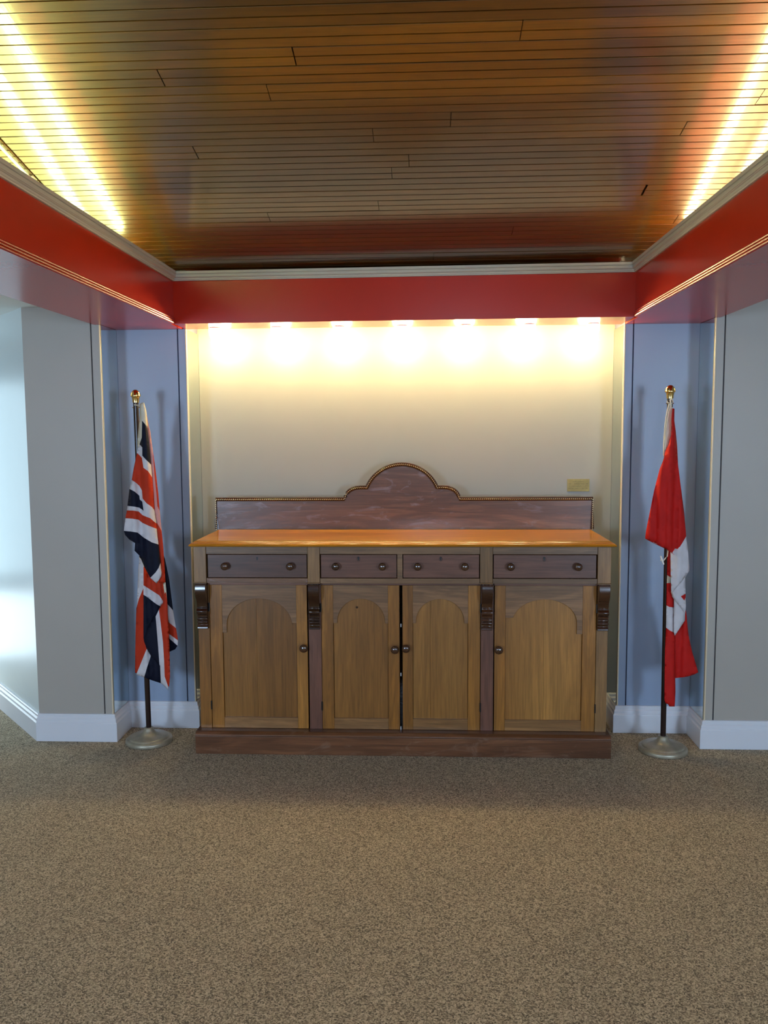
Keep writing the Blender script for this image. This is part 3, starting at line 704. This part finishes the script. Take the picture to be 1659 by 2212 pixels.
UJ_T = [([(385,320),(412,306),(440,308),(468,430),(485,640),(450,590),(412,545),(408,770),(378,860),(355,900),(352,820),(355,750),(380,520)], Cr),
 ([(412,545),(450,590),(480,660),(500,820),(522,1030),(530,1130),(470,1070),(415,1010),(415,900),(378,860),(408,770)], Nv),
 ([(355,900),(378,860),(415,900),(415,1010),(470,1070),(530,1130),(545,1300),(490,1215),(430,1170),(410,1040),(375,1000),(345,975)], Wt),
 ([(345,975),(375,1000),(410,1040),(430,1170),(490,1215),(545,1300),(565,1500),(580,1740),(540,1690),(470,1640),(420,1580),(410,1470),(375,1410),(330,1370),(275,1330),(300,1180)], Rd),
 ([(275,1330),(330,1370),(375,1410),(410,1470),(420,1580),(415,1620),(380,1590),(375,1540),(310,1485),(245,1450)], Wt),
 ([(245,1450),(310,1485),(375,1540),(380,1590),(415,1620),(432,1740),(375,1700),(300,1685),(218,1675)], Nv),
 ([(420,1580),(470,1640),(540,1690),(580,1740),(600,1910),(520,1840),(420,1800),(365,1750),(290,1738),(210,1735),(218,1675),(300,1685),(375,1700),(432,1740),(415,1620)], Wt),
 ([(210,1735),(290,1738),(365,1750),(420,1800),(520,1840),(600,1910),(605,1980),(500,1940),(415,1900),(365,1860),(280,1845),(190,1840)], Rd),
 ([(190,1840),(280,1845),(365,1860),(415,1900),(500,1940),(605,1980),(628,2188),(540,2160),(440,2100),(350,2030),(260,2015),(170,2008)], Wt),
 ([(170,2008),(260,2015),(350,2030),(440,2100),(540,2160),(628,2188),(640,2300),(655,2430),(630,2500),(590,2560),(520,2630),(440,2480),(380,2340),(312,2270),(320,2170),(240,2120),(185,2060)], Nv),
 ([(655,2430),(670,2560),(665,2610),(605,2705),(520,2630),(590,2560),(630,2500)], Wt)]
UJ_T2 = [([(462,400),(490,560),(520,700),(555,950),(575,1250),(600,1500),(615,1680),(645,1740),(660,1900),(670,2010),(605,1890),(570,1740),(550,1500),(530,1300),(515,1100),(485,820),(470,640)], Pk),
 ([(555,950),(590,1200),(625,1500),(645,1740),(615,1680),(600,1500),(575,1250)], Rd),
 ([(605,1890),(670,2010),(690,2200),(708,2450),(722,2690),(690,2700),(640,2700),(645,2430),(625,2300),(612,2185),(595,1980)], Rd)]
UJ_M1 = [(up_([(372,262),(400,300),(445,380),(430,400),(430,680),(370,820),(343,920),(350,700),(362,400),(372,350)]), Wt),
 (up_([(430,680),(430,1340),(440,1390),(474,1480),(410,1640),(340,1810),(318,1800),(325,1300),(335,950),(343,920),(370,820)]), Rd),
 (up_([(474,1480),(530,1570),(480,1720),(440,1862),(335,1825),(340,1810),(410,1640)]), Wt),
 (up_([(430,765),(500,812),(600,890),(662,925),(700,960),(700,1200),(560,1500),(474,1480),(440,1390),(430,1340)]), Nv),
 (up_([(530,1570),(474,1480),(560,1500),(690,1700),(690,1950),(660,1940),(540,1900),(440,1862),(480,1720)]), Nv),
 (up_([(430,380),(520,470),(610,560),(690,560),(715,700),(710,860),(690,850),(640,775),(540,710),(430,640)]), Rd),
 (up_([(430,640),(540,710),(640,775),(690,840),(690,885),(662,925),(600,890),(500,812),(430,765)]), Wt)]
UJ_M2 = [(up_([(652,925),(635,965),(592,1055),(612,1300),(642,1690),(650,1715),(540,1592),(470,1472),(440,1382),(450,1320),(500,1190),(570,1040)]), Nv),
 (up_([(635,965),(660,1150),(690,1400),(705,1650),(712,1850),(755,1975),(760,2035),(700,1970),(660,1942),(650,1715),(642,1690),(612,1300),(592,1055)]), Wt),
 (up_([(652,925),(688,872),(690,830),(672,740),(660,600),(690,580),(715,640),(745,850),(760,1150),(775,1450),(782,1850),(768,1990),(755,1975),(712,1850),(705,1650),(690,1400),(660,1150),(635,965)]), Rd)]
UJ_W = [(up_([(688,575),(722,600),(737,760),(748,900),(735,830),(712,760),(700,690)]), Cr)]
UJ_R0 = [(up_([(700,250),(715,290),(770,560),(800,800),(822,975),(745,885),(720,600)]), Nv),
 (up_([(745,885),(822,975),(862,1210),(750,1120),(735,1000)]), Wt),
 (up_([(750,1120),(862,1210),(888,1372),(755,1275)]), Rd),
 (up_([(755,1275),(888,1372),(882,1442),(760,1335)]), Wt),
 (up_([(760,1335),(882,1442),(850,1490),(775,1522),(755,1450)]), Nv)]
def pleat(centers, amp, width, slope=0.0):
    def f_(x, z):
        s_ = 0
        for cx, a in centers:
            t_ = abs(x-cx-slope*(z-1.4)); s_ += 1.6*a*amp*max(0, 1-t_/width)**1.5
        return s_+0.002*math.sin(x*140+z*9)+0.0015*math.sin(z*31+x*60)
    return f_
th = thing('flag', 'draped national flag with crossed red and white stripes on navy, hanging from the left pole', 'flag', (-1.43, 4.19, 0.4))
mb = MB()
xr = lambda u, v=1500: cvL(u, v, 4.15).x
cloth_layer(mb, UJ_R0, cvL, 4.200, pleat([(xr(800), -1)], 0.008, 0.02))
cloth_layer(mb, UJ_M1, cvL, 4.182, pleat([(xr(380), -1), (xr(432), 1.2), (xr(500), -0.8), (xr(600), 0.7)], 0.010, 0.018), roll=0.010)
cloth_layer(mb, UJ_M2, cvL, 4.160, pleat([(xr(700), -1), (xr(600), 0.6)], 0.010, 0.02), roll=0.010)
cloth_layer(mb, UJ_W, cvL, 4.157, pleat([], 0, 1), roll=0.002)
cloth_layer(mb, UJ_T2, cvL, 4.150, pleat([], 0, 1, 0), roll=0.006, rollw=0.01)
cloth_layer(mb, UJ_T, cvL, 4.128, pleat([(xr(412), 1.2), (xr(330), -0.8), (xr(500), -1.1), (xr(250), 0.5), (xr(600), 0.5)], 0.012, 0.017), roll=0.014)
finish_flag(mb, 'cloth', [M['f_white'], M['f_red'], M['f_navy'], M['f_cream'], M['f_pink']], th)
pt1 = px(301, 876, 4.20); pt2 = px(309, 876, 4.13)
MB().tube([Vector((-1.452, 4.212, pt1.z+0.004)), pt1, pt2, px(311, 884, 4.125)], 0.003, 8).build('tie_cord', M['cord'], th, smooth=True)
def hem(pts, conv, Y, dz=0.0): return [Vector(conv(u, v, Y)) for u, v in pts]
MB().tube(hem(up_([(652,925),(570,1040),(500,1190),(450,1320),(440,1382),(470,1472),(540,1592),(650,1715)]), cvL, 4.160), 0.0013, 6).build('hem', M['f_navy'], th, smooth=True)
done()

def cvR(u, v, Y): return px(1370+u/5.82, 820+v/5.82, Y)
O = 1979
CA_H = [([(440,325),(485,350),(478,480),(468,600),(472,690),(440,800),(395,900),(372,990),(372,900),(380,700),(400,500),(425,350)], Cr)]
CA_T = [([(482,360),(505,365),(503,520),(520,640),(540,850),(550,1060),(590,1380),(630,1700),(652,1970),(600,2060),(545,2150),(503,2212),(470,2180),(400,2130),(250,2060),(138,2000),(150,1900),(190,1700),(250,1400),(320,1130),(372,990),(395,900),(440,800),(470,690),(475,600),(470,490)], Rd)]
CA_W1 = [(up_([(640,-60),(655,10),(675,150),(693,380),(690,415),(640,500),(560,600),(480,692),(465,680),(458,460),(455,150),(500,150),(550,100),(600,0)]), Wt)]
CA_W2 = [(up_([(640,480),(645,712),(585,745),(628,797),(645,760),(650,870),(640,955),(575,865),(515,797),(480,742),(462,690),(480,640)]), Wt),
 (up_([(645,712),(585,745),(628,797),(645,760)]), Rd)]
CA_W3 = [(up_([(500,760),(530,770),(638,950),(636,1050),(570,1150),(510,1242),(500,1200)]), Wt)]
CA_B = [(up_([(425,150),(470,160),(470,500),(455,505),(415,480),(418,300)]), Rd),
 (up_([(415,480),(455,505),(470,500),(470,575),(410,580)]), Cr),
 (up_([(410,580),(470,575),(480,690),(510,790),(510,887),(440,878),(405,860)]), Rd),
 (up_([(405,860),(440,878),(510,887),(510,1205),(455,1180),(400,1140)]), Wt),
 (up_([(400,1140),(455,1180),(510,1205),(515,1760),(518,1950),(508,2130),(440,2130),(430,2105),(395,2090),(380,2050),(385,1500)]), Rd)]
CA_D = [(up_([(640,900),(655,950),(670,1120),(690,1280),(730,1450),(805,1700),(760,1725),(670,1755),(505,1775),(500,1200),(560,1000)]), Rd)]
th = thing('flag', 'draped national flag of red and white with a red leaf, hanging from the right pole', 'flag', (1.24, 4.15, 0.35))
mb = MB(); xr = lambda u, v=1500: cvR(u, v, 4.11).x
cloth_layer(mb, CA_D, cvR, 4.172, pleat([(xr(600), -1), (xr(662), 1.2), (xr(730), -0.8)], 0.010, 0.018), roll=0.008)
cloth_layer(mb, CA_B, cvR, 4.150, pleat([(xr(450), -1)], 0.008, 0.014), roll=0.009)
cloth_layer(mb, CA_W3, cvR, 4.140, pleat([(xr(560), -1)], 0.006, 0.02), roll=0.006)
cloth_layer(mb, CA_W2, cvR, 4.128, pleat([(xr(560), -1)], 0.008, 0.02), roll=0.008)
cloth_layer(mb, CA_W1, cvR, 4.112, pleat([(xr(580), -1)], 0.010, 0.025), roll=0.010)
cloth_layer(mb, CA_H, cvR, 4.118, pleat([(xr(420), -1)], 0.004, 0.01), roll=0.006)
cloth_layer(mb, CA_T, cvR, 4.095, pleat([(xr(505), 0.9), (xr(420), -0.9), (xr(320), -0.6), (xr(250), 0.8), (xr(560), -0.5), (xr(200), -0.6)], 0.016, 0.022), roll=0.016, rollw=0.03)
finish_flag(mb, 'cloth', [M['f_white'], M['f_red2'], M['f_navy'], M['f_cream'], M['f_pink']], th)
MB().tube([px(1370+u/5.82, 820+v/5.82, 4.112) for u, v in ((470, 245), (440, 300), (415, 400), (392, 540), (380, 680), (372, 820), (372, 960))], 0.0032, 8).build('halyard', M['cord'], th, smooth=True)
MB().tube([px(1370+u/5.82, 820+v/5.82, 4.108) for u, v in ((455, 250), (465, 330), (440, 400), (415, 530), (400, 680), (392, 880))], 0.0036, 8).build('halyard', M['cord'], th, smooth=True)
MB().tube([px(1370+u/5.82, 820+v/5.82, 4.150) for u, v in ((408, 268), (425, 290), (450, 300), (475, 300), (488, 280), (478, 240), (460, 250), (445, 300), (450, 340))], 0.0030, 8).build('knot', M['cord'], th, smooth=True)
W_ = [(334, 240), (345, 275), (358, 310), (372, 345)]
MB().tube([cvR(u, v+O, 4.135) for u, v in W_], [0.0042, 0.0048, 0.0046, 0.0038], 10).build('toggle', M['porcelain'], th, smooth=True)
MB().tube([cvR(u, v+O, 4.135) for u, v in ((330, 290), (350, 300), (375, 290), (395, 262), (415, 245), (422, 200), (425, 160))], 0.0028, 8).build('toggle_cord', M['cord'], th, smooth=True)
hp = hem([(138,1995),(250,2052),(400,2122),(470,2172),(503,2204)], cvR, 4.10)
MB().tube(hp, 0.0012, 6).build('hem', M['f_pink'], th, smooth=True)
hp = hem(up_([(690,415),(640,500),(560,600),(480,692)]), cvR, 4.117); MB().tube(hp, 0.0022, 6).build('hem', M['f_white'], th, smooth=True)
hp = hem(up_([(478,740),(515,797),(575,865),(640,955)]), cvR, 4.131); MB().tube(hp, 0.0022, 6).build('hem', M['f_white'], th, smooth=True)
hp = hem(up_([(500,228),(590,300),(690,385)]), cvR, 4.106); MB().tube(hp, 0.0010, 6).build('hem', M['f_white'], th, smooth=True)
done()
